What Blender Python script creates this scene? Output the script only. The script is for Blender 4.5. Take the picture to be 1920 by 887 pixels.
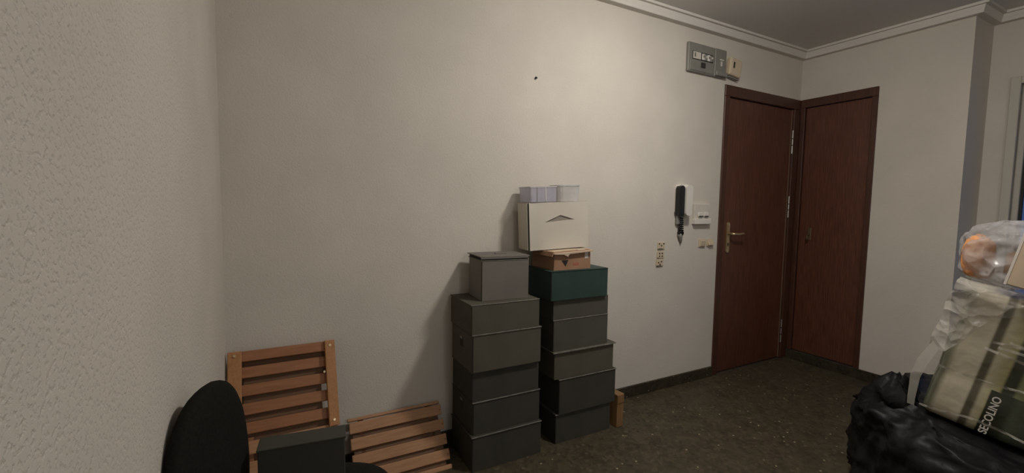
import bpy, bmesh, math, random
from mathutils import Vector, Matrix, noise
random.seed(7)
for o in list(bpy.data.objects): bpy.data.objects.remove(o)
C = bpy.context.scene.collection
SC = bpy.context.scene

# ---------------------------------------------------------------- camera
F, YAW, PIT, ROL, CH = 831.954, .4987, -.0735, .0151, 1.24
fw = Vector((math.sin(YAW)*math.cos(PIT), math.cos(YAW)*math.cos(PIT), math.sin(PIT)))
r0 = Vector((math.cos(YAW), -math.sin(YAW), 0)); u0 = r0.cross(fw)
RT = r0*math.cos(ROL) + u0*math.sin(ROL); UP = -r0*math.sin(ROL) + u0*math.cos(ROL)
cd = bpy.data.cameras.new('camera'); cam = bpy.data.objects.new('camera', cd); C.objects.link(cam)
m = Matrix((RT, UP, -fw)).transposed().to_4x4(); m.translation = (0, 0, CH); cam.matrix_world = m
cd.sensor_width = 36; cd.lens = 36*F/1920; cd.clip_start = .02; SC.camera = cam
def ray(x, y): return fw + RT*((x-960)/F) - UP*((y-443.5)/F)
def on_plane(x, y, p, n):            # pixel -> point on a plane of the scene
    d = ray(x, y); c = Vector((0, 0, CH)); return c + d*((p-c).dot(n)/d.dot(n))

# ---------------------------------------------------------------- world, exposure
W = bpy.data.worlds.new('dusk'); SC.world = W; W.use_nodes = True
bg = W.node_tree.nodes['Background']; bg.inputs[0].default_value = (.13, .24, .60, 1); bg.inputs[1].default_value = .35
LAMP = Vector((1.65, .97, 2.430)); LAMP_E = 150
FILL_LAMP = Vector((1.1, -1.6, 2.10)); FILL_LAMP_E = 25  # fill light added behind the camera to soften the shadows
SC.view_settings.view_transform = 'Standard'; SC.view_settings.look = 'None'
SC.view_settings.gamma = 1; SC.view_settings.exposure = 0

# ---------------------------------------------------------------- materials
def mat(name, col, rough=.7, col2=None, scale=20., bump=0., bscale=80., stretch=(1,1,1), metal=0., spec=.5, coat=0., detail=4., lo=.35, hi=.65, bdist=.004):
    M = bpy.data.materials.new(name); M.use_nodes = True; nt = M.node_tree; N = nt.nodes; Lk = nt.links
    b = N['Principled BSDF']; b.inputs['Roughness'].default_value = rough; b.inputs['Metallic'].default_value = metal
    b.inputs['Specular IOR Level'].default_value = spec; b.inputs['Coat Weight'].default_value = coat
    b.inputs['Base Color'].default_value = (*col, 1)
    tc = N.new('ShaderNodeTexCoord'); mp = N.new('ShaderNodeMapping'); mp.inputs['Scale'].default_value = stretch
    Lk.new(tc.outputs['Object'], mp.inputs['Vector'])
    if col2:
        n = N.new('ShaderNodeTexNoise'); n.inputs['Scale'].default_value = scale; n.inputs['Detail'].default_value = detail
        r = N.new('ShaderNodeValToRGB'); e = r.color_ramp.elements
        e[0].position = lo; e[0].color = (*col, 1); e[1].position = hi; e[1].color = (*col2, 1)
        Lk.new(mp.outputs[0], n.inputs['Vector']); Lk.new(n.outputs['Fac'], r.inputs[0]); Lk.new(r.outputs[0], b.inputs['Base Color'])
    if bump:
        n = N.new('ShaderNodeTexNoise'); n.inputs['Scale'].default_value = bscale; n.inputs['Detail'].default_value = 3
        bp = N.new('ShaderNodeBump'); bp.inputs['Strength'].default_value = bump; bp.inputs['Distance'].default_value = bdist
        Lk.new(mp.outputs[0], n.inputs['Vector']); Lk.new(n.outputs['Fac'], bp.inputs['Height']); Lk.new(bp.outputs[0], b.inputs['Normal'])
    return M

def plaster_mat(name, col, st=.2):
    M = mat(name, col, .85, tuple(c*.93 for c in col), 3., spec=.25)
    nt = M.node_tree; N = nt.nodes; Lk = nt.links; b = N['Principled BSDF']
    tc = N.new('ShaderNodeTexCoord')
    n = N.new('ShaderNodeTexNoise'); n.inputs['Scale'].default_value = 130; n.inputs['Detail'].default_value = 4
    r = N.new('ShaderNodeValToRGB'); r.color_ramp.elements[0].position = .30; r.color_ramp.elements[1].position = .50
    bp = N.new('ShaderNodeBump'); bp.inputs['Strength'].default_value = st; bp.inputs['Distance'].default_value = .003
    Lk.new(tc.outputs['Object'], n.inputs['Vector']); Lk.new(n.outputs['Fac'], r.inputs[0]); Lk.new(r.outputs[0], bp.inputs['Height']); Lk.new(bp.outputs[0], b.inputs['Normal'])
    return M

def terrazzo(name, k=1.):
    M = bpy.data.materials.new(name); M.use_nodes = True; nt = M.node_tree; N = nt.nodes; Lk = nt.links
    b = N['Principled BSDF']; b.inputs['Roughness'].default_value = .55; b.inputs['Specular IOR Level'].default_value = .3
    tc = N.new('ShaderNodeTexCoord')
    n = N.new('ShaderNodeTexNoise'); n.inputs['Scale'].default_value = 9; n.inputs['Detail'].default_value = 6
    r = N.new('ShaderNodeValToRGB'); e = r.color_ramp.elements
    e[0].position = .3; e[0].color = (.045*k, .036*k, .022*k, 1); e[1].position = .7; e[1].color = (.10*k, .083*k, .05*k, 1)
    v = N.new('ShaderNodeTexVoronoi'); v.inputs['Scale'].default_value = 55; v.inputs['Randomness'].default_value = 1
    r2 = N.new('ShaderNodeValToRGB'); e = r2.color_ramp.elements
    e[0].position = 0; e[0].color = (.018*k, .016*k, .011*k, 1); e[1].position = 1; e[1].color = (.16*k, .135*k, .085*k, 1)
    e2 = r2.color_ramp.elements.new(.55); e2.color = (.06*k, .048*k, .03*k, 1)
    e3 = r2.color_ramp.elements.new(.86); e3.color = (.085*k, .07*k, .042*k, 1)
    mx = N.new('ShaderNodeMix'); mx.data_type = 'RGBA'; mx.inputs[0].default_value = .6
    Lk.new(tc.outputs['Object'], n.inputs['Vector']); Lk.new(tc.outputs['Object'], v.inputs['Vector'])
    Lk.new(n.outputs['Fac'], r.inputs[0]); Lk.new(v.outputs['Color'], r2.inputs[0])
    Lk.new(r.outputs[0], mx.inputs[6]); Lk.new(r2.outputs[0], mx.inputs[7]); Lk.new(mx.outputs[2], b.inputs['Base Color'])
    v2 = N.new('ShaderNodeTexVoronoi'); v2.inputs['Scale'].default_value = 26
    th = N.new('ShaderNodeMath'); th.operation = 'LESS_THAN'; th.inputs[1].default_value = .13
    sp = N.new('ShaderNodeSeparateColor'); g = N.new('ShaderNodeMath'); g.operation = 'GREATER_THAN'; g.inputs[1].default_value = .72
    mu = N.new('ShaderNodeMath'); mu.operation = 'MULTIPLY'
    Lk.new(tc.outputs['Object'], v2.inputs['Vector']); Lk.new(v2.outputs['Distance'], th.inputs[0]); Lk.new(v2.outputs['Color'], sp.inputs[0]); Lk.new(sp.outputs[0], g.inputs[0])
    Lk.new(th.outputs[0], mu.inputs[0]); Lk.new(g.outputs[0], mu.inputs[1])
    mx2 = N.new('ShaderNodeMix'); mx2.data_type = 'RGBA'; mx2.inputs[7].default_value = (.34*k, .3*k, .2*k, 1)
    Lk.new(mu.outputs[0], mx2.inputs[0]); Lk.new(mx.outputs[2], mx2.inputs[6]); Lk.new(mx2.outputs[2], b.inputs['Base Color'])
    return M

def film(name, col, alpha, rough=.3, bump=.0, bscale=14., vary=.2):
    M = mat(name, col, rough, spec=.5); nt = M.node_tree; N = nt.nodes; Lk = nt.links
    if bump:
        tv = N.new('ShaderNodeTexCoord'); vo = N.new('ShaderNodeTexVoronoi'); vo.inputs['Scale'].default_value = bscale
        bp = N.new('ShaderNodeBump'); bp.inputs['Strength'].default_value = bump; bp.inputs['Distance'].default_value = .03
        nw = N.new('ShaderNodeTexNoise'); nw.inputs['Scale'].default_value = 8; mv = N.new('ShaderNodeMix'); mv.data_type = 'VECTOR'; mv.inputs[0].default_value = .12
        Lk.new(tv.outputs['Object'], nw.inputs['Vector']); Lk.new(tv.outputs['Object'], mv.inputs[4]); Lk.new(nw.outputs['Color'], mv.inputs[5])
        Lk.new(mv.outputs[1], vo.inputs['Vector']); Lk.new(vo.outputs['Distance'], bp.inputs['Height']); Lk.new(bp.outputs[0], N['Principled BSDF'].inputs['Normal'])
    t = N.new('ShaderNodeBsdfTransparent'); mx = N.new('ShaderNodeMixShader'); out = N['Material Output']
    n = N.new('ShaderNodeTexNoise'); n.inputs['Scale'].default_value = 9; n.inputs['Detail'].default_value = 4
    mr = N.new('ShaderNodeMapRange'); mr.inputs[1].default_value = .3; mr.inputs[2].default_value = .7
    mr.inputs[3].default_value = max(0, alpha-vary); mr.inputs[4].default_value = min(1, alpha+vary)
    tc = N.new('ShaderNodeTexCoord'); Lk.new(tc.outputs['Object'], n.inputs['Vector']); Lk.new(n.outputs['Fac'], mr.inputs[0]); Lk.new(mr.outputs[0], mx.inputs[0])
    Lk.new(t.outputs[0], mx.inputs[1]); Lk.new(N['Principled BSDF'].outputs[0], mx.inputs[2]); Lk.new(mx.outputs[0], out.inputs[0])
    return M

def emis(name, col, s):
    M = bpy.data.materials.new(name); M.use_nodes = True; N = M.node_tree.nodes
    b = N['Principled BSDF']; b.inputs['Base Color'].default_value = (*col, 1); b.inputs['Emission Color'].default_value = (*col, 1); b.inputs['Emission Strength'].default_value = s
    return M

MW = plaster_mat('plaster', (.66, .615, .55))
MWL = plaster_mat('rough_plaster', (.66, .615, .55), .42)
MCEIL = mat('ceiling_paint', (.68, .66, .635), .9)
MCOR = mat('cornice_paint', (.68, .65, .60), .7)
MFL = terrazzo('terrazzo'); MBB = terrazzo('terrazzo_skirting', .62)
MDOOR = mat('sapele_veneer', (.080, .030, .017), .36, (.135, .050, .028), 22, stretch=(6, 6, .35), bump=.06, bscale=60, spec=.45)
MFRM = mat('sapele_frame', (.055, .022, .014), .4, (.085, .033, .020), 22, stretch=(6, 6, .35), spec=.45)
MBRASS = mat('aged_brass', (.62, .50, .30), .35, metal=.85); MBRASSD = mat('dull_brass', (.20, .14, .08), .5, metal=.7)
MSTEEL = mat('steel', (.62, .60, .57), .35, metal=.8)
MGREY = mat('grey_card', (.072, .067, .056), .8, (.086, .080, .067), 6, bump=.05, bscale=200, spec=.2)
MGREY2 = mat('grey_card_dark', (.047, .045, .037), .8, (.057, .054, .045), 6, bump=.05, bscale=200, spec=.2)
MGREY3 = mat('grey_card_olive', (.084, .076, .058), .8, (.099, .090, .069), 6, bump=.05, bscale=200, spec=.2)
MGRL = mat('grey_card_light', (.17, .155, .135), .8, (.145, .132, .115), 6)
MEDGE = mat('worn_card_edge', (.27, .25, .22), .85, (.16, .15, .13), 40)
MGREEN = mat('dark_green_card', (.022, .045, .038), .6, (.028, .053, .045), 8)
MGREEND = mat('dark_green_edge', (.012, .024, .02), .7)
MKRAFT = mat('kraft_card', (.29, .155, .088), .8, (.35, .20, .118), 9, bump=.05, bscale=150)
MKRAFT2 = mat('pale_kraft_card', (.55, .43, .31), .8, (.48, .37, .265), 9)
MWHITE = mat('white_card', (.58, .535, .46), .7, (.63, .585, .505), 5)
MDARK = mat('dark_hollow', (.02, .018, .015), .9)
MBLACK = mat('black_plastic', (.012, .012, .012), .45); MFAB = mat('black_fabric', (.010, .0096, .0085), .9, (.015, .0145, .0125), 160, bump=.3, bscale=500, bdist=.001, spec=.08)
MWOOD = mat('stained_pine', (.265, .105, .042), .55, (.325, .138, .058), 14, stretch=(.6, 7, 7), bump=.05, bscale=60)
MWOOD2 = mat('weathered_pine', (.36, .18, .085), .6, (.44, .235, .118), 14, stretch=(.6, 7, 7), bump=.05, bscale=60)
MWOODV = mat('stained_pine_upright', (.36, .165, .06), .55, (.43, .205, .08), 14, stretch=(7, .6, 7), bump=.05, bscale=60)
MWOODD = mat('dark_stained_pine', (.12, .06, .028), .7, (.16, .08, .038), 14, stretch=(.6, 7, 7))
MPOST = mat('pine_batten', (.21, .115, .045), .6, (.27, .15, .065), 14, stretch=(7, 7, .6))
MIVORY = mat('ivory_plastic', (.60, .50, .36), .45); MPWH = mat('white_plastic', (.74, .71, .66), .4); MPGREY = mat('grey_enamel', (.235, .23, .205), .5, (.20, .197, .176), 8)
MPGREY2 = mat('grey_plastic', (.22, .22, .20), .5); MPAPER = mat('paper_label', (.62, .58, .52), .7); MINK = mat('ink', (.02, .02, .018), .7)
MORANGE = mat('orange_goods', (.78, .33, .10), .6, (.62, .27, .11), 12)
MBAG = mat('black_bin_bag', (.006, .006, .0065), .5, bump=.35, bscale=16, spec=.22, bdist=.015)
MTUB = film('clear_plastic', (.50, .48, .55), .62, .3); MTUB2 = film('frosted_plastic', (.62, .60, .58), .72, .4); MRIM = film('plastic_rim', (.75, .73, .72), .65, .3)
MWRAP = film('stretch_wrap', (.66, .62, .54), .36, .2, .8, 20); MBAGC = film('translucent_bag', (.60, .59, .60), .46, .25, .8, 14)
MSTRAND = film('twisted_film', (.60, .57, .50), .55, .25, vary=.15)
MGLASS = film('window_glass', (.03, .04, .05), .15, .03, vary=0)
MPAINT = mat('cream_paint', (.52, .49, .43), .6); MSEAL = mat('dark_seal', (.03, .03, .03), .8)

def print_mat():     # printed bands across the pack, along its local x
    M = mat('printed_pack', (.5, .5, .5), .3, coat=.3, bump=.45, bscale=9, bdist=.02); nt = M.node_tree; N = nt.nodes; Lk = nt.links
    tc = N.new('ShaderNodeTexCoord'); s = N.new('ShaderNodeSeparateXYZ');
    Lk.new(tc.outputs['Object'], s.inputs[0])
    def ramp(stops):
        r = N.new('ShaderNodeValToRGB'); e = r.color_ramp.elements
        while len(e) > 1: e.remove(e[-1])
        e[0].position, e[0].color = stops[0][0], (*stops[0][1], 1)
        for p, c in stops[1:]: k = e.new(p); k.color = (*c, 1)
        Lk.new(s.outputs[0], r.inputs[0]); return r
    left = [(0, (.10, .115, .08)), (.018, (.20, .20, .14)), (.032, (.50, .44, .33)), (.096, (.50, .45, .34)), (.102, (.085, .075, .05)), (.118, (.10, .09, .06)), (.126, (.40, .36, .25))]
    lo = ramp(left + [(.144, (.38, .34, .2)), (.148, (.02, .024, .014)), (.20, (.024, .028, .017)), (.215, (.06, .07, .045)), (.30, (.03, .03, .024))])
    hi = ramp(left + [(.165, (.30, .27, .13)), (.171, (.04, .042, .026)), (.195, (.035, .038, .025)), (.205, (.17, .18, .09)), (.25, (.15, .17, .09)), (.26, (.03, .035, .025))])
    g = N.new('ShaderNodeMath'); g.operation = 'GREATER_THAN'; g.inputs[1].default_value = .172; Lk.new(s.outputs[2], g.inputs[0])
    mx = N.new('ShaderNodeMix'); mx.data_type = 'RGBA'; Lk.new(g.outputs[0], mx.inputs[0]); Lk.new(lo.outputs[0], mx.inputs[6]); Lk.new(hi.outputs[0], mx.inputs[7])
    Lk.new(mx.outputs[2], N['Principled BSDF'].inputs['Base Color'])
    return M
MPRINT = print_mat()

# ---------------------------------------------------------------- helpers
def obj(name, bm, m, parent=None, loc=None, smooth=False):
    bmesh.ops.recalc_face_normals(bm, faces=bm.faces)
    me = bpy.data.meshes.new(name); bm.to_mesh(me); bm.free()
    if smooth: me.shade_smooth()
    me.materials.append(m)
    o = bpy.data.objects.new(name, me); C.objects.link(o)
    if parent: o.parent = parent
    if loc: o.location = loc
    return o
def tag(o, label, cat, group=None):
    o['label'] = label; o['category'] = cat
    if group: o['group'] = group
    return o
def thing(name, label, cat, loc=(0,0,0), rot=(0,0,0), group=None):
    o = bpy.data.objects.new(name, None); C.objects.link(o); o.location = loc; o.rotation_euler = rot; o.empty_display_size = .05
    return tag(o, label, cat, group)
def struct(name, bm, m, parent=None, smooth=False):
    o = obj(name, bm, m, parent, smooth=smooth)
    if not parent: o['kind'] = 'structure'
    return o
def box(bm, x0, x1, y0, y1, z0, z1, bev=0., seg=1):
    r = bmesh.ops.create_cube(bm, size=1)['verts']
    for v in r: v.co = Vector(((x0+x1)/2 + v.co.x*(x1-x0), (y0+y1)/2 + v.co.y*(y1-y0), (z0+z1)/2 + v.co.z*(z1-z0)))
    if bev:
        es = list({e for v in r for e in v.link_edges})
        bmesh.ops.bevel(bm, geom=es, offset=bev, segments=seg, affect='EDGES', profile=.5)
    return bm
def B(*a, **k): return box(bmesh.new(), *a, **k)
def cyl(bm, p0, p1, r0, r1=None, n=20):
    p0, p1 = Vector(p0), Vector(p1); d = p1-p0; r1 = r0 if r1 is None else r1
    v = bmesh.ops.create_cone(bm, cap_ends=True, segments=n, radius1=r0, radius2=r1, depth=d.length)['verts']
    mt = Matrix.Translation((p0+p1)/2) @ d.to_track_quat('Z', 'Y').to_matrix().to_4x4()
    bmesh.ops.transform(bm, matrix=mt, verts=v); return bm
def tube(bm, pts, r, n=8):
    pts = [Vector(p) for p in pts]; rings = []
    up = Vector((.3, .5, .8)).normalized()
    for i, p in enumerate(pts):
        t = (pts[min(i+1, len(pts)-1)] - pts[max(i-1, 0)]).normalized()
        a = t.cross(up).normalized(); b = t.cross(a)
        rr = r[i] if isinstance(r, (list, tuple)) else r
        rings.append([bm.verts.new(p + (a*math.cos(k*2*math.pi/n) + b*math.sin(k*2*math.pi/n))*rr) for k in range(n)])
    for A, Bq in zip(rings, rings[1:]):
        for k in range(n): bm.faces.new((A[k], A[(k+1) % n], Bq[(k+1) % n], Bq[k]))
    bm.faces.new(rings[0]); bm.faces.new(rings[-1]); return bm
def prism(bm, pts, axis, a0, a1):      # polygon in the two other axes, extruded along axis
    def mk(p, q):
        return {0: (q, p[0], p[1]), 1: (p[0], q, p[1]), 2: (p[0], p[1], q)}[axis]
    A = [bm.verts.new(mk(p, a0)) for p in pts]; D_ = [bm.verts.new(mk(p, a1)) for p in pts]; n = len(pts)
    bm.faces.new(A); bm.faces.new(D_[::-1])
    for i in range(n): bm.faces.new((A[i], A[(i+1) % n], D_[(i+1) % n], D_[i]))
    return bm
def fbm(p, s, o=4): return noise.fractal(Vector(p)*s, 1.0, 2.0, o)
def ridged(p, s):
    q = Vector(p)*s; return 1 - abs(noise.noise(q))*2 + .5*(1-abs(noise.noise(q*2.1))*2) + .25*(1-abs(noise.noise(q*4.3))*2)

# ---------------------------------------------------------------- structure
D, WB, XL, YP, XC, HC, HZ = 2.094, 3.762, -.17, 1.100, 4.058, 2.411, 2.470
YB = -2.3; DL, D2, HD = 2.8255, 1.5655, 2.10
struct('floor', B(XL-.2, XC+.2, YB-.2, D+.2, -.12, 0), MFL)
struct('ceiling', B(XL-.2, XC+.2, YB-.2, D+.2, HZ, HZ+.12), MCEIL)
bm = B(XL-.2, DL, D, D+.2, 0, HZ); box(bm, DL, WB, D, D+.2, HD, HZ); struct('wall_main', bm, MW)
struct('wall_left', B(XL-.2, XL, YB-.2, D, 0, HZ), MWL)
bm = B(WB, XC+.2, YP, D2, 0, HZ); box(bm, WB, XC+.2, D2, D+.2, HD, HZ); struct('wall_right', bm, MW)
WY1, WY0, WZ = .985, -.45, 2.05       # balcony window opening in the far wall
bm = B(XC, XC+.2, WY1, YP, 0, HZ); box(bm, XC, XC+.2, WY0, WY1, WZ, HZ); box(bm, XC, XC+.2, YB, WY0, 0, HZ); struct('wall_far', bm, MW)
struct('wall_back', B(XL, XC+.2, YB-.2, YB, 0, HZ), MW)

# cornice: groove, fascia, cove and top bead
def cornice_profile(s):               # s: distance out from the wall, z
    return [(0, HC), (.040, HC), (.042, HC+.003), (.044, HC+.018), (.049, HC+.036), (.050, HC+.039), (.050, HC+.044), (.068, HC+.044), (.068, HZ), (0, HZ)]
prof = cornice_profile(0); P_ = .066
def sweep(name, path):                # path: wall-line points, room on the right of travel; mitred corners
    bm = bmesh.new(); n = len(path); rings = []
    for i, p in enumerate(path):
        p = Vector(p); dirs = []
        if i > 0: dirs.append((p-Vector(path[i-1])).normalized())
        if i < n-1: dirs.append((Vector(path[i+1])-p).normalized())
        ns = [Vector((d.y, -d.x)) for d in dirs]
        nn = sum(ns, Vector((0, 0))); nn = nn/ (nn.dot(ns[0]))
        rings.append([bm.verts.new((p.x+nn.x*s, p.y+nn.y*s, z)) for s, z in prof])
    k = len(prof)
    for A, Bq in zip(rings, rings[1:]):
        for j in range(k): bm.faces.new((A[j], A[(j+1) % k], Bq[(j+1) % k], Bq[j]))
    bm.faces.new(rings[0]); bm.faces.new(rings[-1]); struct(name, bm, MCOR)
sweep('trim_1', [(XL, YB), (XL, D), (WB, D), (WB, YP), (XC, YP), (XC, YB)])
struct('baseboard_main', B(XL, DL, D-.014, D, 0, .072, bev=.002), MBB)
struct('baseboard_right', B(WB-.014, WB, YP, D2, 0, .072, bev=.002), MBB)
struct('baseboard_pillar', B(WB-.014, XC, YP-.014, YP, 0, .072, bev=.002), MBB)
struct('baseboard_left', B(XL, XL+.014, YB, D-.014, 0, .072, bev=.002), MBB)
struct('trim_2', B(WB-.012, WB+.2, D2, D, 0, .072, bev=.003), MBB)      # stone sill under the narrow door

# door 1 (wide) in the main wall
def root_struct(name):
    o = bpy.data.objects.new(name, None); C.objects.link(o); o['kind'] = 'structure'; o.empty_display_size = .05; return o
d1 = root_struct('door_1'); JL, JR, JH = 2.880, 3.676, 2.022
obj('door_leaf', B(JL+.003, JR-.003, D+.010, D+.05, .008, JH-.003, bev=.002), MDOOR, d1)
obj('frame_jamb', B(DL, JL, D-.010, D+.12, 0, JH, bev=.003), MFRM, d1)
obj('frame_jamb', B(JR, WB-.001, D-.010, D+.12, 0, JH, bev=.003), MFRM, d1)
obj('frame_head', B(DL, WB-.001, D-.010, D+.12, JH, HD, bev=.003), MFRM, d1)
for z0, z1 in ((1.675, 1.856), (1.163, 1.334), (.136, .325)):
    bm = cyl(bmesh.new(), (JR-.004, D-.006, z0), (JR-.004, D-.006, z1), .0050, n=12)
    h = obj('hinge', bm, MSTEEL, d1)
    for t in (.36, .64):
        z = z0+(z1-z0)*t; obj('knuckle_joint', cyl(bmesh.new(), (JR-.004, D-.006, z-.003), (JR-.004, D-.006, z+.003), .0062, n=12), MDARK, h)
obj('gap_glint_strip', B(JR-.0085, JR-.0045, D+.004, D+.010, .01, JH-.004), mat('painted_gap_glint', (.17, .11, .075), .5), d1)  # pale strip painting in the bright reflection along the door gap
hp = obj('handle_plate', prism(bmesh.new(), [(2.933+.0165+.0165*math.cos(a)*1.0, 1.0165+ (.096 if math.sin(a) > 0 else -.096) + .0165*math.sin(a)) for a in [i*math.pi/8+.001 for i in range(16)]], 1, D+.002, D+.010), MBRASS, d1)
obj('lever', tube(bmesh.new(), [(2.9495, D+.004, 1.045), (2.9495, D-.030, 1.045), (2.953, D-.042, 1.045), (2.966, D-.046, 1.045), (3.01, D-.046, 1.043), (3.05, D-.046, 1.047), (3.066, D-.046, 1.043)], [.011, .010, .010, .009, .008, .0085, .006], 10), MBRASS, hp, smooth=True)
obj('keyhole', B(2.945, 2.954, D-.0005, D+.004, .955, .978), MDARK, hp)
obj('plate_screw', cyl(bmesh.new(), (2.9495, D+.003, 1.112), (2.9495, D-.001, 1.112), .005, n=10), MSTEEL, hp)
obj('plate_screw', cyl(bmesh.new(), (2.9495, D+.003, .92), (2.9495, D-.001, .92), .005, n=10), MSTEEL, hp)

# door 2 (narrow) in the right wall
d2 = root_struct('door_2')
obj('door_leaf', B(WB+.010, WB+.05, D2+.038, 2.047, .076, 2.032, bev=.002), MDOOR, d2)
obj('frame_jamb', B(WB-.010, WB+.12, D2, D2+.035, .072, 2.035, bev=.003), MFRM, d2)
obj('frame_jamb', B(WB-.010, WB+.12, 2.050, D-.011, .072, 2.035, bev=.003), MFRM, d2)
obj('frame_head', B(WB-.010, WB+.12, D2, D-.011, 2.035, HD, bev=.003), MFRM, d2)
k2 = obj('key_plate', B(WB+.004, WB+.010, 1.955, 1.985, .985, 1.085, bev=.003), MBRASSD, d2)
obj('hook_handle', tube(bmesh.new(), [(WB+.006, 1.97, 1.03), (WB-.02, 1.97, 1.03), (WB-.034, 1.966, 1.022), (WB-.036, 1.958, 1.005), (WB-.034, 1.966, .993), (WB-.026, 1.976, .995)], .006, 8), MBRASSD, k2, smooth=True)

# balcony window in the far wall
w1 = root_struct('window_1')
def ring_frame(x0, x1, ya, yb, za, zb, t, bot=True):
    return [(x0, x1, yb-t, yb, za, zb), (x0, x1, ya, ya+t, za, zb), (x0, x1, ya+t, yb-t, zb-t, zb)] + ([(x0, x1, ya+t, yb-t, za, za+t)] if bot else [])
for a in ring_frame(XC-.018, XC, WY0-.05, WY1+.015, 0, WZ+.015, .045, False): obj('casing', B(*a, bev=.003), MPAINT, w1)
for a in ring_frame(XC+.03, XC+.09, WY0+.001, WY1-.001, .001, WZ-.001, .055): obj('sash', B(*a, bev=.003), MPAINT, w1)
for a in ring_frame(XC+.05, XC+.07, WY0+.056, WY1-.056, .056, WZ-.056, .012): obj('seal', B(*a), MSEAL, w1)
obj('pane', B(XC+.058, XC+.064, WY0+.068, WY1-.068, .068, WZ-.068), MGLASS, w1)

# ---------------------------------------------------------------- ceiling lamp (the room's light, above the picture), added fill pendant
lm = thing('ceiling_lamp', 'lit white glass bowl lamp fixed flush to the ceiling before the box stacks', 'lamp', LAMP)
bm = bmesh.new(); bmesh.ops.create_uvsphere(bm, u_segments=32, v_segments=20, radius=.115)
bmesh.ops.delete(bm, geom=[v for v in bm.verts if v.co.z > .012], context='VERTS')
bmesh.ops.scale(bm, vec=(1, 1, .6), verts=bm.verts)
obj('glass_bowl', bm, emis('lit_glass', (1, .945, .865), LAMP_E), lm, smooth=True)
obj('metal_base', cyl(bmesh.new(), (0, 0, .003), (0, 0, HZ-LAMP.z), .128, .10, 32), MPGREY2, lm)
def pendant(label, P, r, col, e):
    lp = thing('added_fill_lamp', label, 'lamp', P); k = r/.11; H = HZ-P.z
    bm = bmesh.new(); bmesh.ops.create_uvsphere(bm, u_segments=32, v_segments=20, radius=r)
    bmesh.ops.delete(bm, geom=[v for v in bm.verts if v.co.z > .012*k], context='VERTS')
    obj('glass_bowl', bm, emis('lit_glass', col, e), lp, smooth=True)
    bm = cyl(bmesh.new(), (0, 0, 0), (0, 0, .03), .116*k, .10*k, 32); cyl(bm, (0, 0, .03), (0, 0, .07), .03, .02, 16); obj('metal_cap', bm, MPGREY2, lp)
    obj('lamp_cord', cyl(bmesh.new(), (0, 0, .07), (0, 0, H-.02), .004, n=8), MPWH, lp)
    obj('ceiling_rose', cyl(bmesh.new(), (0, 0, H-.03), (0, 0, H), .05, .055, 24), MPWH, lp)
pendant('added fill light shaped as a large glass bowl pendant, unseen behind the camera', FILL_LAMP, .20, (.97, .97, .96), FILL_LAMP_E)  # unseen fill, added to lift the shadows and the lower wall

# ---------------------------------------------------------------- cardboard boxes
def carton(name, label, x0, x1, yf, yb, z0, z1, body, rz=0, lid=.004, over=.003, group=None, front=True, hole=False, edge=MEDGE, lidmat=None, lidh=.0):
    w, dp, h = x1-x0, yb-yf, z1-z0
    t = thing(name, label, 'box', ((x0+x1)/2, (yf+yb)/2, z0), (0, 0, rz), group)
    obj('carton_body', B(-w/2+.003, w/2-.003, -dp/2+.003, dp/2-.003, 0, h-lid, bev=.0015), body, t)
    if front:
        p = obj('front_panel', B(-w/2+.005, w/2, -dp/2, -dp/2+.003, .001, h-lid-.001), body, t)
        obj('panel_edge', B(-w/2+.001, -w/2+.004, -dp/2+.0005, -dp/2+.003, .002, h-lid-.002), MDARK, p)
    l = obj('lid', B(-w/2-over, w/2+over, -dp/2-over, dp/2+over*.3, h-lid, h, bev=.001), lidmat or body, t)
    if lidh: obj('lid_rim', B(-w/2-over, w/2+over, -dp/2-over-.002, -dp/2-over, h-lidh, h-.001), lidmat or body, l)
    obj('worn_edge', B(-w/2-over, w/2+over, -dp/2-over-.0008, -dp/2-over+.001, h-lid+.0005, h+.0004), edge, l)
    if hole:
        s = obj('side_panel', B(-w/2-.002, -w/2+.003, -dp/2+.004, dp/2-.004, .003, h-lid-.002), body, t)
        obj('finger_hole', B(-w/2-.0028, -w/2-.0015, -.02, .018, h*.52, h*.52+.045, bev=.0004), MDARK, s)
        obj('hole_flap', B(-w/2-.004, -w/2-.002, -.012, .02, h*.52+.038, h*.52+.047), MEDGE, s)
    return t
LG = 'grey cartons of the stack topped by the small lidded box'; RG = 'grey cartons of the stack under the green box'
carton('cardboard_box', 'dark grey cardboard box at the bottom of the stack beside the slatted chairs', .788, 1.160, 1.800, 2.066, 0, .168, MGREY2, group=LG)
carton('cardboard_box', 'dark grey box directly on the bottom box of the stack beside the slatted chairs', .797, 1.157, 1.815, 2.07, .168, .325, MGREY2, group=LG, hole=True)
carton('cardboard_box', 'flat grey box under the one with the finger hole and pale worn edge', .793, 1.153, 1.821, 2.07, .325, .468, MGREY2, group=LG)
carton('cardboard_box', 'grey box with finger hole in its lighter side and pale worn top edge', .788, 1.152, 1.805, 2.055, .468, .645, MGREY3, group=LG, hole=True)
carton('cardboard_box', 'wide olive grey box carrying the small lidded grey box', .783, 1.143, 1.809, 2.075, .645, .782, MGREY3, group=LG, over=.001)
t = carton('lidded_box', 'small upright grey box with raised lid, topmost beside the white box', .862, 1.108, 1.856, 2.040, .782, .975, MGRL, rz=-.07, lid=.004, group=LG, lidmat=MGRL, over=.001)
w, dp = .246, .184
l = obj('raised_lid', B(-w/2-.006, w/2+.003, -dp/2-.006, dp/2+.006, .207, .211, bev=.001), MGRL, t)
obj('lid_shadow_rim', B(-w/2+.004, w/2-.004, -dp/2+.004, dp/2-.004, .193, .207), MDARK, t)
obj('lid_tab', B(-.015, .04, -.01, .02, .211, .2145, bev=.001), MGRL, l)
obj('lid_front_lip', B(-w/2-.004, w/2-.004, -dp/2-.006, -dp/2-.003, .199, .207), MGRL, l)

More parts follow.
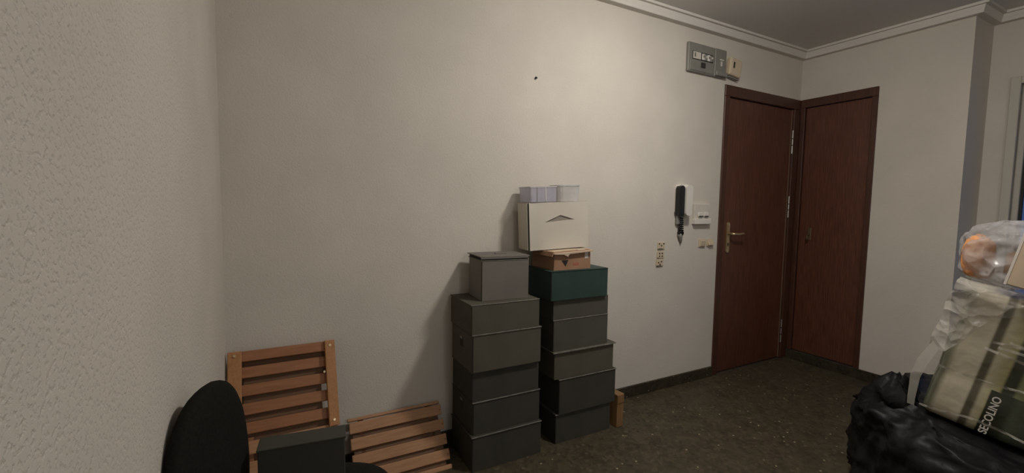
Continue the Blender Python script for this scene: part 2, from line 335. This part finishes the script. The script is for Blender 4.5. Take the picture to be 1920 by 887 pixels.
carton('cardboard_box', 'dark grey box at the bottom of the stack beside the wooden batten', 1.268, 1.632, 1.830, 2.07, 0, .158, MGREY2, group=RG)
carton('cardboard_box', 'tall dark grey box leaning over the bottom box by the wooden batten', 1.279, 1.654, 1.820, 2.07, .158, .345, MGREY2, group=RG)
carton('cardboard_box', 'olive grey box with a flared overhanging lid in the stack by the batten', 1.247, 1.638, 1.826, 2.068, .345, .492, MGREY3, group=RG, over=.010, lid=.006)
carton('cardboard_box', 'plain grey box on top of the box with the flared lid', 1.243, 1.597, 1.832, 2.07, .492, .655, MGREY, group=RG, over=.001)
carton('cardboard_box', 'low grey box tucked under the dark green box', 1.240, 1.598, 1.835, 2.07, .655, .757, MGREY, group=RG, over=.001)
carton('green_box', 'dark green cardboard box under the torn brown carton', 1.216, 1.578, 1.820, 2.05, .757, .907, MGREEN, group=RG, edge=MGREEN, over=.001)

# torn brown carton
t = thing('brown_carton', 'torn brown kraft carton under the white box', 'box', (1.363, 1.95, .907), (0, 0, .02))
w, dp, h = .236, .205, .090
bm = bmesh.new(); box(bm, -w/2, w/2, -dp/2, dp/2, 0, h)
for v in bm.verts:
    if v.co.z > .05: v.co.x *= .97
obj('carton_body', bm, MKRAFT, t)
obj('top_flap', prism(bmesh.new(), [(-dp/2-.016, h-.007), (-dp/2+.07, h), (dp/2, h), (dp/2, h+.0035), (-dp/2+.07, h+.0035), (-dp/2-.016, h-.0035)], 0, -w/2-.008, w/2+.006), MKRAFT2, t)
bm = bmesh.new(); pts = [(-w/2+.0, h+.001), (-w/2+.05, h-.004), (-w/2+.075, h-.016), (-w/2+.085, h-.003), (w/2, h-.001), (w/2, h+.003), (-w/2, h+.004)]
pts = [(x, z-.008) for x, z in pts]; prism(bm, pts, 1, -dp/2-.018, -dp/2-.015); obj('torn_lip', bm, MKRAFT2, t)
bm = prism(bmesh.new(), [(-w/2-.01, h+.004), (-w/2-.004, h+.006), (-w/2-.012, h-.02), (-w/2-.018, h-.018)], 1, -dp/2-.006, dp/2-.03); obj('side_flap', bm, MKRAFT, t)
bm = prism(bmesh.new(), [(-.07, .046), (-.028, .046), (-.045, .018)], 1, -dp/2-.0012, -dp/2+.001); obj('tear', bm, MDARK, t)
obj('paper_label', B(.078, .1, -dp/2-.0012, -dp/2+.0005, .045, .078), MPAPER, t)
obj('red_print', B(.0, .04, -dp/2-.0008, -dp/2+.0005, .02, .034), mat('red_ink', (.36, .12, .07), .8), t)
obj('paper_label', B(.045, .09, -dp/2+.012, -dp/2+.03, h-.0015, h+.0012), MPAPER, t)

for c in t.children:
    for v in c.data.vertices:
        if v.co.z > .04: v.co.z += .042*(v.co.x+w/2)
# white box with a triangular hand hole
t = thing('white_box', 'white cardboard box with triangular hand hole, on the brown carton', 'box', (1.338, 1.978, 1.0075), (0, -.045, -.10))
w, dp, h = .352, .118, .246
obj('carton_body', B(-w/2+.002, w/2-.002, -dp/2+.010, dp/2, 0, h-.003), MWHITE, t)
bm = bmesh.new()
outer = [(-w/2+.004, .001), (w/2, .001), (w/2, h), (-w/2+.004, h)]; tri = [(-.085, .143), (.092, .152), (.008, .178)]
vs = [[bm.verts.new((x, 0, z)) for x, z in pl] for pl in (outer, tri)]
es = [bm.edges.new((pl[i], pl[(i+1) % len(pl)])) for pl in vs for i in range(len(pl))]
bmesh.ops.triangle_fill(bm, use_beauty=True, edges=es)
g = bmesh.ops.extrude_face_region(bm, geom=bm.faces[:])['geom']
for v in g:
    if isinstance(v, bmesh.types.BMVert): v.co.y += .004
bmesh.ops.translate(bm, vec=(0, -dp/2, 0), verts=bm.verts)
obj('front_panel', bm, MWHITE, t)
obj('hand_hole_flap', B(-.1, .1, -dp/2+.0048, -dp/2+.0065, .13, .19), mat('hole_card', (.26, .235, .20), .8), t)
obj('side_panel', B(-w/2-.006, -w/2-.002, -dp/2+.006, dp/2+.004, .003, h-.003, bev=.001), MWHITE, t)
obj('side_gap', B(-w/2-.002, -w/2+.003, -dp/2+.003, dp/2, .002, h-.004), MDARK, t)
obj('top_panel', B(-w/2, w/2, -dp/2+.006, dp/2, h-.003, h-.0005), MWHITE, t)
obj('top_slot', B(-w/2+.004, w/2-.006, -dp/2+.0045, -dp/2+.008, h-.001, h+.0005), MDARK, t)

# clear tubs
def tub(name, label, loc, w, dp, h, m, rz, rounded, taper=.93):
    t = thing(name, label, 'container', loc, (0, -.045, rz), 'plastic tubs on the white box')
    def shell(w, dp, h, rad, z0, inset):
        pts = []
        for cx, cy, a0 in ((1, 1, 0), (-1, 1, 90), (-1, -1, 180), (1, -1, 270)):
            for k in range(6):
                a = math.radians(a0+k*18); pts.append((cx*(w/2-rad)+math.cos(a)*rad, cy*(dp/2-rad)+math.sin(a)*rad))
        return pts
    pts = shell(w, dp, h, rounded, 0, 0); n = len(pts); bm = bmesh.new(); rings = []
    for s, z in ((taper, 0), (1, h), (.965, h), (taper*.965, .003)):
        rings.append([bm.verts.new((x*s, y*s, z)) for x, y in pts])
    for A, Bq in zip(rings, rings[1:]):
        for k in range(n): bm.faces.new((A[k], A[(k+1) % n], Bq[(k+1) % n], Bq[k]))
    bm.faces.new(rings[0][::-1]); bm.faces.new(rings[-1]); obj('tub_wall', bm, m, t)
    bm = bmesh.new(); rings = []
    for s, z in ((1.0, h-.006), (1.03, h-.006), (1.03, h), (.96, h)):
        rings.append([bm.verts.new((x*s, y*s, z)) for x, y in pts])
    rings.append(rings[0])
    for A, Bq in zip(rings, rings[1:]):
        for k in range(n): bm.faces.new((A[k], A[(k+1) % n], Bq[(k+1) % n], Bq[k]))
    obj('tub_rim', bm, MRIM, t); return t
ta = tub('plastic_tub', 'clear lilac tinted square plastic tub with white seam', (1.236, 1.990, 1.2518), .160, .13, .080, MTUB, -.06, .012, .97)
obj('white_seam', B(.010, .014, -.0655, -.063, .004, .076), MPWH, ta); obj('grey_seam', B(-.040, -.037, -.0655, -.063, .004, .078), MPGREY2, ta)
tub('plastic_tub', 'frosted rounded plastic tub beside the clear square one', (1.402, 1.985, 1.2590), .158, .128, .086, MTUB2, -.06, .05)

# pine batten right of the stack
t = thing('wooden_batten', 'short pine batten standing beside the right stack of boxes', 'plank', (1.693, 1.878, 0), (0, 0, .1))
obj('batten', B(-.026, .026, -.06, .055, 0, .188, bev=.003), MPOST, t)
obj('end_strip', B(-.028, .024, -.064, -.06, .14, .186, bev=.001), MPOST, t)

# ---------------------------------------------------------------- wooden slatted chairs folded against the wall
def slat_bm(x0, x1, v0, v1, n0, n1): return B(x0, x1, v0, v1, n0, n1, bev=.003, seg=2)
# local axes: x along the wall, y up the slope, z out of the panel
ang = math.atan2(.314, .147)            # slope of the leaning panel
t = thing('folding_chair', 'folded orange brown slatted wooden chair leaning in the corner behind the office chair', 'chair', (.034, D-.016, .618), (0, 0, 0))
inner = Matrix(((1, 0, 0), (0, math.cos(ang), -math.sin(ang)), (0, math.sin(ang), math.cos(ang)))).to_4x4()
def part(name, bm, m, par=None, parent=t, M=inner):
    bmesh.ops.transform(bm, matrix=M, verts=bm.verts); return obj(name, bm, m, parent)
XA, XB = -.196, .199
part('top_rail', slat_bm(XA+.045, XB-.036, -.042, 0, .012, .030), MWOOD)
for k, v in enumerate((.062, .131, .202, .273)):
    part('slat', slat_bm(XA+.04, XB-.03, -v-.044, -v, .004, .018), MWOOD)
for k, v in enumerate((.036, .100, .170, .240, .310, .385, .455)):
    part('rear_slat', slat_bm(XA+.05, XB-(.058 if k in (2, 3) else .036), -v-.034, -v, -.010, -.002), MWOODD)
s1 = part('stile', slat_bm(XA, XA+.048, -.66, 0, .018, .044), MWOODV)
s2 = part('stile', slat_bm(XB-.040, XB, -.350, 0, .018, .048), MWOODV)
for st, x, vv in ((s1, XA+.024, (-.018,)), (s2, XB-.02, (-.022, -.326))):
    for v in vv:
        bm = bmesh.new(); cyl(bm, (x, v, .042), (x, v, .0505), .007, .005, 12); part('screw', bm, MBRASS, parent=st)
bm = bmesh.new(); cyl(bm, (XB-.045, -.128, .02), (XB-.045, -.128, .03), .006, .005, 10); part('screw', bm, MBRASS)
for k, v in enumerate((.342, .415, .486, .557)):
    part('slat', slat_bm(XA+.05, XB-.004 if k else XB-.035, -v-.048, -v, .012+.012*(k > 0), .030+.012*(k > 0)), MWOOD2)
part('rear_leg', slat_bm(XB-.030, XB-.004, -.655, -.33, -.006, .012), MWOOD)
part('rear_leg', slat_bm(XA+.06, XA+.086, -.655, -.33, -.006, .010), MWOOD)

# second slatted piece
ang2 = math.atan2(.26, .19)
t2 = thing('folding_chair', 'low pale slatted wooden chair folded beside the stacked grey boxes', 'chair', (.508, D-.018, .240), (0, 0, 0))
M2 = Matrix(((1, 0, 0), (0, math.cos(ang2), -math.sin(ang2)), (0, math.sin(ang2), math.cos(ang2)))).to_4x4()
part('top_strip', slat_bm(-.221, .214, -.010, .004, -.004, .010), MWOOD2, parent=t2, M=M2)
for k in range(5):
    v = .016 + k*.0685
    bm = slat_bm(-.217, .2165, -.048, 0, -.008, .008)
    bmesh.ops.transform(bm, matrix=Matrix.Translation((0, -v, .012)) @ Matrix.Rotation(math.radians(10), 4, 'X'), verts=bm.verts)
    if k == 4: bmesh.ops.scale(bm, vec=(1, 1, 1), verts=bm.verts)
    sl = part('slat', bm, MWOOD2, parent=t2, M=M2)
    bm = bmesh.new(); cyl(bm, (.206, -v-.026, .0215), (.206, -v-.026, .0235), .0022, .002, 8); part('nail_head', bm, MDARK, parent=sl, M=M2)
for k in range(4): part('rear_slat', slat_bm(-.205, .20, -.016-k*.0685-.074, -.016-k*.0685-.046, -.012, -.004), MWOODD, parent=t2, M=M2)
for x in (-.175, .150): part('rail', slat_bm(x, x+.024, -.292, -.006, -.028, -.004), MWOOD, parent=t2, M=M2)

# ---------------------------------------------------------------- office chair
TH = math.radians(-13)                  # chair faces +x, turned a little towards the room
t = thing('office_chair', 'black upholstered office swivel chair pushed against the left wall', 'chair', (.056, 1.015, 0), (0, 0, TH))
def pillow(rx, ry, th, p=2.4, dome=.5, n=48, rings=10):
    bm = bmesh.new(); L = []
    prof = []
    for k in range(rings+1):
        a = k/rings*math.pi/2; prof.append((math.cos(a)**.5 if k < rings else 0, math.sin(a)))
    layers = [(1-.0, 0)]
    def ringv(s, z):
        return [bm.verts.new((rx*s*math.copysign(abs(math.cos(a))**(2/p), math.cos(a)), ry*s*math.copysign(abs(math.sin(a))**(2/p), math.sin(a)), z)) for a in [i*2*math.pi/n for i in range(n)]]
    spec = [(0.9, -th), (.97, -th*.85), (1, -th*.4), (1, 0)] + [(math.cos(j*math.pi/2/8)**.45, math.sin(j*math.pi/2/8)*th*dome*2) for j in range(1, 8)]
    rs = [ringv(s, z) for s, z in spec]
    for A, Bq in zip(rs, rs[1:]):
        for k in range(n): bm.faces.new((A[k], A[(k+1) % n], Bq[(k+1) % n], Bq[k]))
    bm.faces.new(rs[0][::-1]); c = bm.verts.new((0, 0, th*dome*2))
    for k in range(n): bm.faces.new((rs[-1][k], rs[-1][(k+1) % n], c))
    return bm
bm = pillow(.190, .215, .035, 3.0, .4); bmesh.ops.translate(bm, vec=(0, 0, .537), verts=bm.verts); obj('seat', bm, MFAB, t, smooth=True)
obj('seat_shell', B(-.15, .15, -.15, .15, .482, .503, bev=.008, seg=2), MBLACK, t)
bm = pillow(.185, .178, .022, 2.3, .55)  # local: x -> up, y -> sideways, z -> forward
bmesh.ops.transform(bm, matrix=Matrix(((0, 0, 1, -.166), (0, 1, 0, -.016), (1, 0, 0, .680), (0, 0, 0, 1))) @ Matrix.Rotation(math.radians(4), 4, 'Y'), verts=bm.verts)
obj('backrest', bm, MFAB, t, smooth=True)
obj('backrest_bar', tube(bmesh.new(), [(-.05, 0, .480), (-.14, 0, .485), (-.178, 0, .52), (-.180, 0, .67)], .014, 10), MBLACK, t)
obj('gas_lift', cyl(cyl(bmesh.new(), (0, 0, .10), (0, 0, .25), .027), (0, 0, .25), (0, 0, .483), .016), MBLACK, t)
bs = obj('star_base', cyl(bmesh.new(), (0, 0, .075), (0, 0, .12), .04, .034), MBLACK, t)
for k in range(5):
    a = math.radians(36+72*k) - TH; c, s = math.cos(a), math.sin(a)
    obj('base_arm', tube(bmesh.new(), [(.03*c, .03*s, .095), (.12*c, .12*s, .085), (.195*c, .195*s, .066)], [.018, .016, .012], 8), MBLACK, bs)
    bm = cyl(bmesh.new(), (.195*c-.012*s, .195*s+.012*c, .028), (.195*c+.012*s, .195*s-.012*c, .028), .028, n=16); obj('caster', bm, MBLACK, bs)

# grey box lying on the seat
t = thing('cardboard_box', 'small dark grey box lying on the office chair seat', 'box', (.056, 1.112, .566), (0, 0, -.115))
w, dp, h = .182, .056, .120
obj('carton_body', B(-w/2, w/2, -dp/2, dp/2, 0, h, bev=.002), MGREY2, t)
l = obj('lid', B(-w/2-.002, w/2+.002, -dp/2-.002, dp/2+.002, h-.004, h+.001, bev=.001), MGREY2, t)

# ---------------------------------------------------------------- things on the main wall
t = thing('fuse_box', 'grey electric fuse panel high on the wall above the entrance door', 'fuse box', (2.612, D, 2.223))
x0, x1, zb, zt = -.190, .186, -.093, .094
obj('cover', B(x0, .066, -.022, 0, zb, zt, bev=.004), MPGREY, t)
obj('side_cover', B(.068, x1, -.026, 0, zb, zt, bev=.004), MPGREY, t)
a = obj('breaker_window', B(x0+.035, x0+.24, -.0235, -.02, -.012, .04, bev=.001), MDARK, t)
obj('label_card', B(x0+.04, x0+.115, -.026, -.0235, -.008, .036), MPAPER, a)
for k, x in enumerate((.052, .060)): obj('ink_mark', B(x0+x, x0+x+.004, -.0266, -.0258, .0+.002*k, .03), MINK, a)
for k in range(4): b = obj('breaker', B(x0+.124+k*.027, x0+.147+k*.027, -.031, -.0235, -.008, .032, bev=.002), MPGREY2 if k % 2 else MPWH, a); obj('toggle', B(x0+.131+k*.027, x0+.14+k*.027, -.038, -.031, .008, .02), MPAPER if k % 2 else MPGREY2, b)
obj('lower_door', B(x0+.012, .056, -.026, -.022, zb+.008, -.022, bev=.002), MPGREY, t)
obj('dark_latch', B(-.075, -.03, -.03, -.026, -.06, -.025, bev=.002), MSEAL, t)
obj('side_tab', B(.112, .152, -.030, -.026, .018, .026), MPAPER, t); obj('side_tab', B(.125, .137, -.030, -.026, -.02, .012), MPAPER, t)
obj('side_ledge', B(.07, x1, -.040, -.026, zb+.004, zb+.034, bev=.003), MPGREY2, t)

t = thing('beige_junction_box', 'small beige box mounted askew beside the fuse panel', 'electric box', (2.885, D, 2.215), (0, .13, 0))
obj('case', B(-.062, .062, -.042, 0, -.062, .062, bev=.012, seg=2), MIVORY, t)
obj('slot', B(-.034, -.02, -.0435, -.041, -.012, .03), MDARK, t)
obj('bracket', B(-.05, .056, -.03, -.0, -.076, -.066, bev=.002), MPGREY2, t)

# intercom
t = thing('intercom_handset', 'white wall intercom with black front and dangling coiled cord', 'intercom', (2.425, D, 1.283))
def capsule(x0, x1, z0, z1, y0, y1, r, bev=.003):
    pts = []
    for cx, cz, a0 in ((x1-r, z1-r, 0), (x0+r, z1-r, 90), (x0+r, z0+r, 180), (x1-r, z0+r, 270)):
        for k in range(6): a = math.radians(a0+k*18); pts.append((cx+math.cos(a)*r, cz+math.sin(a)*r))
    bm = prism(bmesh.new(), pts, 1, y0, y1); return bm
obj('base', capsule(-.052, .058, -.098, .104, -.030, 0, .028), MPWH, t)
hd = obj('handset', capsule(-.010, .050, -.104, .098, -.062, -.024, .022), MPWH, t)
obj('black_front', capsule(-.060, -.012, -.108, .094, -.050, -.014, .0235), MBLACK, t)
obj('lower_clip', B(-.045, .02, -.024, -.004, -.165, -.098, bev=.004), MPGREY2, t)
pts = [(-.012+.016*math.cos(i*.9)+ .0006*i*.3, -.022+.012*math.sin(i*.9), -.112 - i*.0019) for i in range(60)]
obj('coiled_cord', tube(bmesh.new(), pts, .0042, 6), MBLACK, t, smooth=True)
bm = bmesh.new(); 
for k in range(3): tube(bm, [(.0+.02*math.cos(a)+.002*k, -.02+.006*k, -.222+.017*math.sin(a)) for a in [i*math.pi/8 for i in range(17)]], .005, 6)
obj('cord_bundle', bm, MBLACK, t, smooth=True)
obj('cord_tail', tube(bmesh.new(), [(-.012, -.018, -.228), (-.002, -.016, -.25), (.008, -.014, -.275), (.008, -.012, -.292)], [.014, .013, .009, .004], 8), MPGREY2, t, smooth=True)

t = thing('door_chime', 'white square door chime with two dark slits', 'chime', (2.628, D, 1.185))
obj('case', B(-.078, .078, -.020, 0, -.055, .075, bev=.004, seg=2), MW, t)
lo = obj('lower_lip', B(-.082, .082, -.032, 0, -.066, -.028, bev=.004, seg=2), MPWH, t)
for x in (-.035, .022):
    b = obj('bump', B(x-.012, x+.035, -.030, -.018, -.014, .016, bev=.005, seg=2), MPWH, t); obj('slit', B(x-.008, x+.031, -.032, -.029, -.015, -.008), MDARK, b)

def switch(label, x0, x1, z0, z1, tilt, group):
    t = thing('light_switch', label, 'switch', ((x0+x1)/2, D, (z0+z1)/2), (0, 0, 0), group); w = x1-x0; h = z1-z0
    obj('plate', B(-w/2, w/2, -.008, 0, -h/2, h/2, bev=.002), MIVORY, t)
    bm = B(-w/2+.008, w/2-.008, -.018, -.006, -h/2+.006, h/2-.008, bev=.002); bmesh.ops.rotate(bm, cent=(0, -.01, 0), matrix=Matrix.Rotation(tilt, 3, 'X'), verts=bm.verts)
    obj('rocker', bm, MIVORY, t)
switch('flat beige light switch under the door chime', 2.624, 2.690, .958, 1.012, .12, 'beige switches by the entrance door')
switch('beige light switch next to the door frame, rocker pressed in', 2.706, 2.772, .960, 1.012, -.35, 'beige switches by the entrance door')

def socket(label, x, z, kind):
    t = thing('wall_socket', label, 'socket', (x, D, z), (0, 0, 0), 'column of beige sockets left of the intercom')
    obj('plate', B(-.031, .031, -.009, 0, -.023, .023, bev=.002), MIVORY, t)
    pins = {0: [(0, 0), (.02, .012), (-.02, .012)], 1: [(-.012, .008), (.012, .008), (-.012, -.01), (.012, -.01)], 2: [(-.014, 0), (.012, .006), (0, -.012)]}[kind]
    for px, pz in pins: obj('pin_hole', cyl(bmesh.new(), (px, -.0085, pz), (px, -.0100, pz), .0055, n=10), MDARK, t)
    obj('dark_edge', B(-.031, .01 if kind != 1 else -.02, -.0095, -.0085, -.0235, -.019), MINK, t)
socket('beige wall socket with one round hole, top of the column', 2.2585, .980, 0)
socket('beige wall socket with four holes, middle of the column', 2.2555, .920, 1)
socket('beige wall socket with dark chipped corner, bottom of the column', 2.251, .868, 2)

t = thing('wall_nail', 'dark nail in the wall high above the white box', 'nail', (1.27, D, 1.921))
obj('shank', cyl(bmesh.new(), (0, .0, 0), (0, -.007, -.004), .004, n=10), MINK, t); obj('nail_head', cyl(bmesh.new(), (0, -.007, -.004), (0, -.009, -.005), .0065, n=12), MINK, t)

# ---------------------------------------------------------------- heap on the right: bin bag, wrapped pack, bag of orange goods, carton
AV = Vector((.25, -.968, 0)).normalized(); NV = Vector((AV.y*-1, AV.x, 0)).normalized()   # along the pack face, into the pack
if NV.x < 0: NV = -NV
LEAN = math.radians(12)
BV = Vector((0, 0, math.cos(LEAN))) + AV*math.sin(LEAN); A2 = AV*math.cos(LEAN) - Vector((0, 0, math.sin(LEAN)))
P0 = Vector((2.185, .700, .470))
PW, PH, PD = .52, .50, .30
PM = Matrix((A2, NV, BV)).transposed().to_4x4(); PM.translation = P0    # pack axes: x along face, y depth, z up
inv = PM.inverted()

# bin bag
def bin_bag():
    bm = bmesh.new(); bmesh.ops.create_icosphere(bm, subdivisions=6, radius=1)
    c = Vector((2.52, .56, .25)); rad = Vector((.44, .40, .29))
    out = []
    for v in bm.verts:
        n = v.co.normalized(); q = Vector((math.copysign(abs(n.x)**.8, n.x), math.copysign(abs(n.y)**.8, n.y), math.copysign(abs(n.z)**.75, n.z)))
        k = 1 + .10*fbm(n, 1.6, 2) + .055*(ridged(n, 2.6)-.6) + .02*(ridged(n+Vector((3, 1, 2)), 6)-.6)
        p = c + Vector((q.x*rad.x, q.y*rad.y, q.z*rad.z))*k
        sag = 1 + .20*max(0, 1-p.z/.28); p.x = c.x+(p.x-c.x)*sag; p.y = c.y+(p.y-c.y)*sag
        p.z = max(p.z, .002 + .004*abs(fbm(n, 5, 2)))
        lp_ = inv @ p
        lim = -.010 + .008*fbm(p, 9, 3) if lp_.y > -.02 else -.014 + .32*(lp_.y+.02) + .018*fbm(p, 9, 3)
        if lp_.x > -.03 and lp_.z > lim: p = PM @ Vector((lp_.x, lp_.y, min(lim, -.004)))
        v.co = p
    return bm
t = thing('bin_bag', 'large crumpled black bin bag on the floor under the wrapped pack', 'bag', (2.52, .58, 0))
bm = bin_bag(); bmesh.ops.translate(bm, vec=(-2.52, -.58, 0), verts=bm.verts); obj('bag_body', bm, MBAG, t, smooth=True)
bm = bmesh.new(); n = 24; rings = []
base = Vector((2.285, .835, .40)); tip = Vector((2.275, .812, .545))
for k in range(9):
    f = k/8; cpos = base.lerp(tip, f); rr = .088*(1-f)**.75 + .022
    rings.append([bm.verts.new(cpos + Vector((rr*math.cos(a)*(.8+.25*math.sin(3*a+k)), rr*math.sin(a)*(1+.22*math.sin(5*a+2*k)), .02*math.sin(4*a+k))) - Vector((2.52, .58, 0))) for a in [i*2*math.pi/n for i in range(n)]])
for A, Bq in zip(rings, rings[1:]):
    for k in range(n): bm.faces.new((A[k], A[(k+1) % n], Bq[(k+1) % n], Bq[k]))
bm.faces.new(rings[-1]); bm.faces.new(rings[0]); obj('knotted_ear', bm, MBAG, t, smooth=True)

# wrapped pack
t = thing('wrapped_pack', 'leaning pack of printed goods in crinkled plastic wrap on the bin bag', 'package')
t.matrix_world = PM
bm = bmesh.new(); box(bm, 0, PW, 0, PD, 0, PH, bev=.03, seg=4); bmesh.ops.subdivide_edges(bm, edges=[e for e in bm.edges if e.calc_length() > .1], cuts=14, use_grid_fill=True)
for v in bm.verts:
    v.co += Vector((1, 1, 1))*0; d = .010*fbm(v.co, 7, 3); v.co.y += d if v.co.y < PD*.5 else -d; v.co.x += .006*fbm(v.co+Vector((5, 5, 5)), 9, 2)
obj('printed_body', bm, MPRINT, t, smooth=True)
def crumpled_sheet(nu, nv, f, amp, sc, seed, th=.0012):
    bm = bmesh.new(); g = []
    for i in range(nu+1):
        row = []
        for j in range(nv+1):
            p = Vector(f(i/nu, j/nv)); q = p + Vector((seed, seed*.7, 0))
            p += Vector((noise.noise(q*sc), -abs(noise.noise((q+Vector((9, 2, 4)))*sc))*1.0, noise.noise((q+Vector((1, 8, 3)))*sc)))*amp
            row.append(bm.verts.new(p))
        g.append(row)
    for i in range(nu):
        for j in range(nv): bm.faces.new((g[i][j], g[i+1][j], g[i+1][j+1], g[i][j+1]))
    return bm
# loose wrap gathered over the top left corner, bands of film, and a strand hanging at the side
wr = obj('plastic_wrap', crumpled_sheet(30, 26, lambda u, v: (-.035+u*.40, -.018-.02*math.sin(v*3.1)+.03*(v > .85)*(v-.85)*6, PH-.055+v*.095-.03*u-.05*(1-v)*math.sin(u*9)*.5), .013, 12, 3.1), MWRAP, t, smooth=True)
obj('plastic_wrap', crumpled_sheet(24, 20, lambda u, v: (-.045+u*(.05+.11*v), -.016+.01*v, PH-.24+v*.22), .011, 14, 7.7), MWRAP, t, smooth=True)
obj('plastic_wrap', crumpled_sheet(26, 20, lambda u, v: (-.02+u*.44, .0+v*.26, PH+.014), .014, 12, 1.7), MWRAP, t, smooth=True)
for k, (z, x0, x1) in enumerate(((.335, .10, .5), (.315, .12, .5), (.297, .09, .5), (.352, .14, .5), (.20, .0, .5), (.035, -.01, .3))):
    obj('film_band', crumpled_sheet(24, 3, lambda u, v: (x0+u*(x1-x0), -.012, z+v*.009+.01*math.sin(u*5+k)), .004, 12, k*2.3), MWRAP, t, smooth=True)
pts = [(-.022, -.02, PH-.21), (-.035, -.022, PH-.26), (-.045, -.024, PH-.31), (-.048, -.024, PH-.37), (-.040, -.022, PH-.43), (-.030, -.02, PH-.485)]
obj('loose_strand', crumpled_sheet(20, 5, lambda u, v: (lambda f, k: tuple(pts[k][c]*(1-f)+pts[min(k+1, 5)][c]*f + (v-.5)*(.034 if c == 0 else 0)*(1-.6*abs(u-.35)) for c in range(3)))((u*5) % 1 if u < 1 else 1, min(int(u*5), 4)), .002, 14, 4.4), MSTRAND, t, smooth=True)
# lettering on the printed face
fc = bpy.data.curves.new('lettering', 'FONT'); fc.body = 'SECOLINO'; fc.size = .052; fc.extrude = .0004; fc.offset = .0009; fc.align_x = 'LEFT'
fo = bpy.data.objects.new('tmp', fc); C.objects.link(fo); dg = bpy.context.evaluated_depsgraph_get(); me = bpy.data.meshes.new_from_object(fo.evaluated_get(dg)); bpy.data.objects.remove(fo)
me.name = 'lettering'; me.materials.clear(); me.materials.append(MPAPER)
lt = bpy.data.objects.new('lettering', me); C.objects.link(lt); lt.parent = t
wd = max(v.co.x for v in me.vertices); hgt = max(v.co.y for v in me.vertices); s_ = Vector((.1755, 0, .014)); e_ = Vector((.1765, 0, .158)); dirv = Vector((e_.x-s_.x, 0, e_.z-s_.z)); sc = dirv.length/wd; dirv.normalize()
upv = Vector((-dirv.z, 0, dirv.x)); nz = dirv.cross(upv)
LM = Matrix((dirv*sc, upv*(.0215/hgt), nz)).transposed().to_4x4(); LM.translation = Vector((s_.x, -.0125, s_.z)); lt.matrix_local = LM

# bag of orange goods
def blob(c, rad, amp, seed, sub=5):
    bm = bmesh.new(); bmesh.ops.create_icosphere(bm, subdivisions=sub, radius=1)
    for v in bm.verts:
        n = v.co.normalized(); q = n+Vector((seed, 0, 0)); k = 1 + amp*fbm(q, 1.7, 2) + amp*.5*(ridged(q, 2.4)-.6)
        v.co = Vector((n.x*rad[0], n.y*rad[1], math.copysign(abs(n.z)**.7, n.z)*rad[2]))*k + Vector(c)
    return bm
bc = on_plane(1908, 482, Vector((2.42, 0, 0)), Vector((1, 0, 0)))
def rest_on_pack(bm, at_, gap):
    for v in bm.verts:
        l = inv @ (v.co+at_)
        if l.z < PH+gap and -.05 < l.x < PW+.05: l.z = PH+gap; v.co = PM @ l - at_
    return bm
t = thing('plastic_bag', 'translucent plastic bag of orange goods on top of the wrapped pack', 'bag', bc, (0, 0, 0))
obj('bag_film', rest_on_pack(blob((0, 0, 0), (.14, .150, .125), .13, 2.2), bc, .026), MBAGC, t, smooth=True)
t = tag(obj('orange_packet', rest_on_pack(blob((0, 0, 0), (.05, .044, .088), .10, 5.1, 4), bc+Vector((-.055, .088, -.012)), .032), MORANGE, None, (bc.x-.055, bc.y+.088, bc.z-.012), smooth=True), 'orange packet showing through the translucent plastic bag', 'packet')
tag(obj('brown_packet', rest_on_pack(blob((0, 0, 0), (.055, .06, .055), .10, 8.1, 4), bc+Vector((-.03, -.035, -.03)), .032), MKRAFT, None, (bc.x-.03, bc.y-.035, bc.z-.03), smooth=True), 'brown packet lying inside the translucent plastic bag', 'packet')

# beige carton at the picture's right edge
cb = on_plane(1882, 532, Vector((2.18, 0, 0)), Vector((1, 0, 0)))
t = thing('beige_carton', 'beige cardboard carton leaning in front of the translucent bag', 'box', cb, (math.radians(12), 0, math.radians(-8)))
obj('carton_body', B(0, .10, -.24, 0, 0, .215, bev=.003), MKRAFT2, t)
obj('corner_tape', B(-.001, .012, -.006, .001, 0, .215), MPAPER, t)
